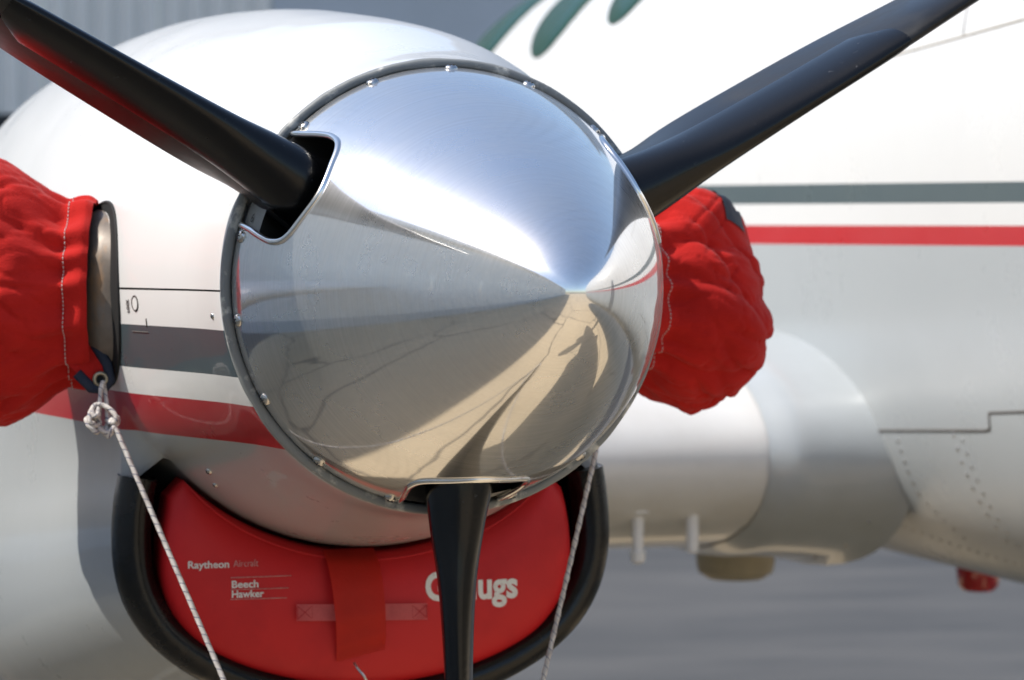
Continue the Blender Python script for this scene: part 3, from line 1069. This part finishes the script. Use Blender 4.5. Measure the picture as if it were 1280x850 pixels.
# piping seam along the edge
bm = bmesh.new()
seam = [plug_pt(f, .055, -.0004) for f in fs[6:-6:2]]
tube(bm, seam, .0016, 6)
finish('piping', bm, M['vinyl'], plug)
# lettering
def lettering(name, body, x0, x1, zb, zt, bold, mat):
    me, a0, a1, b0, b1 = text_mesh(body, bold)
    # base line at glyph y=0, cap line about .7
    for v in me.vertices:
        x = .0064+1.012*(x0+(x1-x0)*(v.co.x-a0)/(a1-a0))
        z = 1.012*zb+1.012*(zt-zb)*v.co.y/.70
        v.co = plug_xz(x, z, .0006+v.co.z*.01)
    return link(name, me, mat, plug)
lettering('lettering', 'Raytheon', -.2195, -.1735, -.3185, -.3105, .02, M['print'])
lettering('lettering', 'Aircraft', -.1685, -.140, -.3180, -.3105, -.004, M['print_thin'])
lettering('lettering', 'Beech', -.1708, -.1405, -.3415, -.3335, .022, M['print'])
lettering('lettering', 'Hawker', -.1708, -.1345, -.3525, -.3445, .022, M['print'])
lettering('lettering', "G'Plugs", .0535, .1635, -.3625, -.332, .032, M['print'])
for z0, x1 in ((-.3300, -.102), (-.3435, -.106), (-.3545, -.108)):
    bm = bmesh.new()
    tube(bm, [plug_xz(.0064+1.012*(-.172+(x1+.172)*k/10), 1.012*z0, .0004) for k in range(11)], .00045, 4)
    finish('ruled_line', bm, M['print_thin'], plug)
# hanging flap and webbing handle
bm = bmesh.new()
rows = []
for k in range(25):
    t = k/24
    z = -.308-.127*t
    xl = -.056+.011*t; xr = .006+.006*t
    row = []
    for j in range(11):
        u = j/10
        x = xl+(xr-xl)*u
        zz = z+.013*u*t**3
        base = plug_xz(x, max(zz, -.44), .0)
        lift = .010*math.sin(PI*min(1, t*1.1))**.7+.004+.0012*math.sin(t*23+u*2)*t
        if t < .06: lift = .003
        row.append(Vector((x, base.y-lift, zz)))
    rows.append(row)
grid(bm, rows)
bmesh.ops.solidify(bm, geom=bm.faces[:], thickness=.0018)
finish('flap', bm, M['nylon'], plug, sharp=50)
bm = bmesh.new()
rows = []
for k in range(31):
    t = k/30
    x = -.093+.154*t
    row = []
    for j in range(5):
        z = -.366-.019*j/4-.004*t
        lift = .0052+.0035*math.sin(PI*t)
        row.append(plug_xz(x, z, lift))
    rows.append(row)
grid(bm, rows)
bmesh.ops.solidify(bm, geom=bm.faces[:], thickness=.0014)
finish('webbing_handle', bm, M['web'], plug, sharp=50)
bm = bmesh.new()
for (xa, xb) in ((-.092, -.075), (.043, .060)):
    for (p0, p1) in (((xa, -.3680), (xb, -.3830)), ((xa, -.3830), (xb, -.3680)), ((xa, -.3680), (xa, -.3830)), ((xb, -.3680), (xb, -.3830))):
        dz = -.004*((xa+.093)/.154)
        tube(bm, [plug_xz(p0[0]+(p1[0]-p0[0])*k/4, p0[1]+(p1[1]-p0[1])*k/4+dz, .0062) for k in range(5)], .0004, 4)
finish('box_stitch', bm, M['vinyl'], plug)
# pull wire below the flap
bm = bmesh.new()
tube(bm, [(-.030, .312, -.433), (-.028, .304, -.438), (-.022, .298, -.446), (-.015, .302, -.458)], .0015, 6)
finish('pull_wire', bm, M['alu_dull'], plug)

# ------------------------------------------------------------------ red exhaust covers
def exhaust_cover(sx, label, big=1.0, mouth=(.305, .427), lk=1.0):
    M0 = Vector((sx*mouth[0], mouth[1], -.012)); ax = Vector((sx*.96, .27, 0)).normalized()
    e1 = Vector((0, 0, 1)); e2 = ax.cross(e1).normalized()
    if e2.y > 0: e2 = -e2           # e2 faces the camera
    root = empty('exhaust_cover', tuple(M0), label, 'exhaust cover', 'red exhaust covers on the engine')
    prof = [(0, .104, .088), (.008, .108, .092), (.022, .106, .09), (.032, .103, .087), (.045, .110, .094), (.065, .124, .106), (.09, .134, .117), (.12, .139, .122), (.145, .139, .12),
            (.175, .132, .112), (.2, .120, .10), (.22, .102, .084), (.235, .078, .064), (.244, .05, .04), (.248, .02, .015)]
    prof = [(d if d < .045 else .045+(d-.045)*lk, a, b) for d, a, b in prof]
    RZ = [(d, a*(1+(big-1)*sm(.03, .12, d))) for d, a, b in prof]; RE = [(d, b) for d, a, b in prof]
    NS, NA = 150, 250
    seed = Vector((sx*3.1, 1.7, .3))
    def pt(d, an):
        rz, re = interp(RZ, d), interp(RE, d)
        ca, sa = math.cos(an), math.sin(an)
        dirv = e1*sa+e2*ca
        n = 2.2+.55*sm(.05, .13, d)
        c3, s3 = math.cos(an-.45), math.sin(an-.45)
        k = (abs(c3)**n+abs(s3)**n)**(-1/n)
        bend = Vector((0, 1, 0))*(.45*d*d)
        base = M0+ax*d+bend+e1*(rz*k*sa)+e2*(re*k*ca)-e1*(.05*d*d+.006*sm(.05, .25, d)-(big-1)*.16*sm(.03, .15, d))
        # gathers at the draw string, folds running back from it
        g = math.exp(-((d-.033)/.035)**2)
        pl = math.sin(an*17+3*noise.noise(Vector((math.cos(an)*2, math.sin(an)*2, 0))+seed)+d*20)
        w = .0048*g*pl
        q = Vector((math.cos(an)*1.35, math.sin(an)*1.35, d*5.5))+seed
        q2 = Vector((math.cos(an)*2.4+d*5, math.sin(an)*2.4-d*4, d*9))+seed*2
        fade = sm(.03, .12, d)*(1-sm(.045+.18*lk, .045+.203*lk, d)*.7)
        w += fade*(.018*noise.noise(q)+.012*(.22-abs(noise.noise(q2))))
        # creases pulled from the draw string towards the closed end
        ck = an*4+1.6*noise.noise(Vector((math.cos(an)*1.2, math.sin(an)*1.2, d*6))+seed*1.7)
        cr_ = (1-abs(math.sin(ck)))**3
        w -= .0075*cr_*sm(.035, .07, d)*math.exp(-((d-.07)/.09)**2)
        ck2 = an*2.5+d*22*sx+1.3*noise.noise(Vector((math.cos(an), math.sin(an), d*5))+seed*.7)
        w -= .009*fade*(1-abs(math.sin(ck2)))**4*(.5+.5*noise.noise(q+Vector((3, 1, 2))))
        q4 = Vector((math.cos(an)*1.8-d*9, math.sin(an)*1.8+d*7, d*3))+seed*2.3
        w -= .007*fade*(1-min(1, abs(noise.noise(q4))*5))**2
        q5 = Vector((math.cos(an)*3.6+d*16*sx, math.sin(an)*3.6-d*9, d*7))+seed*4.1
        q6 = Vector((math.cos(an)*7-d*20, math.sin(an)*7+d*8*sx, d*10))+seed*5.3
        w -= .0045*fade*max(0, 1-6*abs(noise.noise(q5)))**1.6*(.5+.5*noise.noise(q*1.3))
        w -= .0022*sm(.0, .06, d)*max(0, 1-6*abs(noise.noise(q6)))**1.5
        q3 = Vector((math.cos(an)*5+d*14, math.sin(an)*5, d*16))+seed*3
        w += fade*.0035*noise.noise(q3)
        # sagging lower belly of the cloth
        return base+dirv*w
    dend = .045+.203*lk
    ds = [dend*(i/NS)**1.2 for i in range(NS+1)]
    bm = bmesh.new()
    rows = [[pt(.004, 2*PI*j/NA)-(e1*math.sin(2*PI*j/NA)+e2*math.cos(2*PI*j/NA))*.004+ax*.004 for j in range(NA)]]
    rows += [[pt(d, 2*PI*j/NA) for j in range(NA)] for d in ds]
    grid(bm, rows, wrap=True, cap1=True)
    finish('canvas_bag', bm, M['canvas'], root)
    # stitched seam
    bm = bmesh.new()
    k = 0
    nst = 150
    for j in range(nst):
        an0 = 2*PI*j/nst; an1 = an0+2*PI/nst*.62
        dd = .027
        P = []
        for t in (0, .5, 1):
            an = an0+(an1-an0)*t
            p = pt(dd, an); dirv = (e1*math.sin(an)+e2*math.cos(an))
            P.append(p+dirv*(.0004+.0006*math.sin(PI*t)))
        tube(bm, P, .00055, 5)
    o = finish('stitching', bm, M['thread'], root); o['kind'] = 'stuff'
    return root, pt, ax, e1, e2
covL, ptL, axL, e1L, e2L = exhaust_cover(-1, 'red canvas exhaust cover at the left edge, with a corded tab hanging from its hem', 1.05)
covR, ptR, axR, e1R, e2R = exhaust_cover(1, 'red canvas exhaust cover bulging out behind the right side of the spinner', .92, (.320, .448), .80)

# tab with grommet and navy edging on the outboard cover
G = Vector((-.312, .365, -.107))
def tab_poly():
    return [Vector((-.352, .372, -.085)), Vector((-.338, .362, -.10)), Vector((-.322, .358, -.117)), Vector((-.309, .357, -.119)), Vector((-.301, .358, -.109)),
            Vector((-.304, .361, -.09)), Vector((-.316, .369, -.07)), Vector((-.328, .378, -.045))]
bm = bmesh.new()
tp = tab_poly()
vs = [bm.verts.new(p) for p in tp]
bm.faces.new(vs)
bmesh.ops.triangulate(bm, faces=bm.faces[:])
bmesh.ops.solidify(bm, geom=bm.faces[:], thickness=.002)
finish('corner_tab', bm, M['canvas'], covL, smooth=False)
bm = bmesh.new()
tube(bm, [p+Vector((0, -.001, 0)) for p in tp[1:]], .003, 8, ra=.0062, rb=.0026, up0=Vector((1, 0, -1)).normalized())
finish('navy_edging', bm, M['navy'], covL)
bm = bmesh.new()
tube(bm, [G+Vector((.0068*math.cos(2*PI*k/24), -.008, .0068*math.sin(2*PI*k/24))) for k in range(24)], .0024, 8, closed=True)
finish('grommet', bm, M['brass'], covL)
bm = bmesh.new()
vs = [bm.verts.new(G+Vector((.0058*math.cos(2*PI*k/24), -.0078, .0058*math.sin(2*PI*k/24)))) for k in range(24)]
bm.faces.new(vs)
finish('grommet_hole', bm, M['black'], covL, smooth=False)
# navy patch at the back of the inboard cover
bm = bmesh.new()
rows = []
for i in range(9):
    d = .125+.04*i/8
    rows.append([ptR(d, R_(52+22*j/8))+(e1R*math.sin(R_(52+22*j/8))+e2R*math.cos(R_(52+22*j/8)))*.002 for j in range(9)])
grid(bm, rows)
finish('navy_strap', bm, M['navy'], covR)

# ------------------------------------------------------------------ cords
def cord(name, pts, label, r=.0028, step=.004, knot=None):
    P = [Vector(p) for p in pts]
    path = []
    for a, b in zip(P[:-1], P[1:]):
        n = max(1, int((b-a).length/step))
        for k in range(n): path.append(a.lerp(b, k/n))
    path.append(P[-1])
    bm = bmesh.new(); uvl = bm.loops.layers.uv.new('UVMap')
    tube(bm, path, r, 10, uvl=uvl, mod=lambda i, th: 1+.12*math.cos(2*th+i*1.1)+.07*math.cos(2*th-i*1.1))
    me = bpy.data.meshes.new(name); bmesh.ops.recalc_face_normals(bm, faces=bm.faces[:]); bm.to_mesh(me); bm.free()
    me.polygons.foreach_set('use_smooth', [True]*len(me.polygons))
    L = sum((path[i+1]-path[i]).length for i in range(len(path)-1))
    return me, L
def cord_root(loc, label):
    return empty('tie_cord', loc, label, 'cord', 'white tie cords on the exhaust covers')
KN = Vector((-.315, .325, -.153))
TIE = Vector((0, YB-.02, -.93))
cl = cord_root(tuple(KN), 'white cord with a big knot hanging from the grommet of the left cover')
me, L = cord('line', [KN+Vector((.010, -.004, .004)), TIE+Vector((-.03, -.012, .02)), TIE+Vector((-.012, -.02, 0))], '')
o = link('line', me, M['rope'], cl); o['turns'] = L/.0105
# loop through the grommet
lp = []
for k in range(25):
    t = k/24
    an = PI*(1-t*1.0)
    lp.append(KN.lerp(G+Vector((0, -.012, -.003)), math.sin(PI*t)**.8)+Vector((-.004+.011*t*(1) if True else 0, -.004*math.sin(PI*t)+(.006 if t > .5 else -.004)*math.sin(PI*t), 0)))
me, L = cord('loop', lp, '', r=.0027)
o = link('loop', me, M['rope'], cl); o['turns'] = L/.0105
# the knot: a rope wound over itself
kp = []
for k in range(260):
    t = k/259*2*PI
    u = t*7
    rr = .0105+.0045*math.cos(u*.37+1)
    kp.append(KN+Vector((.0125*math.cos(t+.4)+.0062*math.cos(u+.9*math.sin(2*t))+.004*math.sin(3*t), .0075*math.sin(u)-.003, .0105*math.sin(t)*(1+.3*math.cos(t))+.0068*math.sin(u+.8*math.cos(t))-.003*math.cos(2*t))))
me, L = cord('knot', kp, '', r=.0028, step=.003)
o = link('knot', me, M['rope'], cl); o['turns'] = L/.0105
def wrap(parent, dz):
    wp = []
    for k in range(40):
        t = 2*PI*k/39
        wp.append((.026*math.cos(t), YB+.01+.10*math.sin(t), -.93+dz))
    me, L = cord('blade_wrap', wp, '')
    o = link('blade_wrap', me, M['rope'], parent); o['turns'] = L/.0105
wrap(cl, 0)
PR = Vector((.284, .352, -.15))
cr = cord_root(tuple(PR), 'white cord dropping from behind the right side of the spinner past the black lip')
me, L = cord('line', [PR, Vector((-.012, .03, -.925)), Vector((-.004, .06, -.925))], '')
o = link('line', me, M['rope'], cr); o['turns'] = L/.0105
wrap(cr, .012)
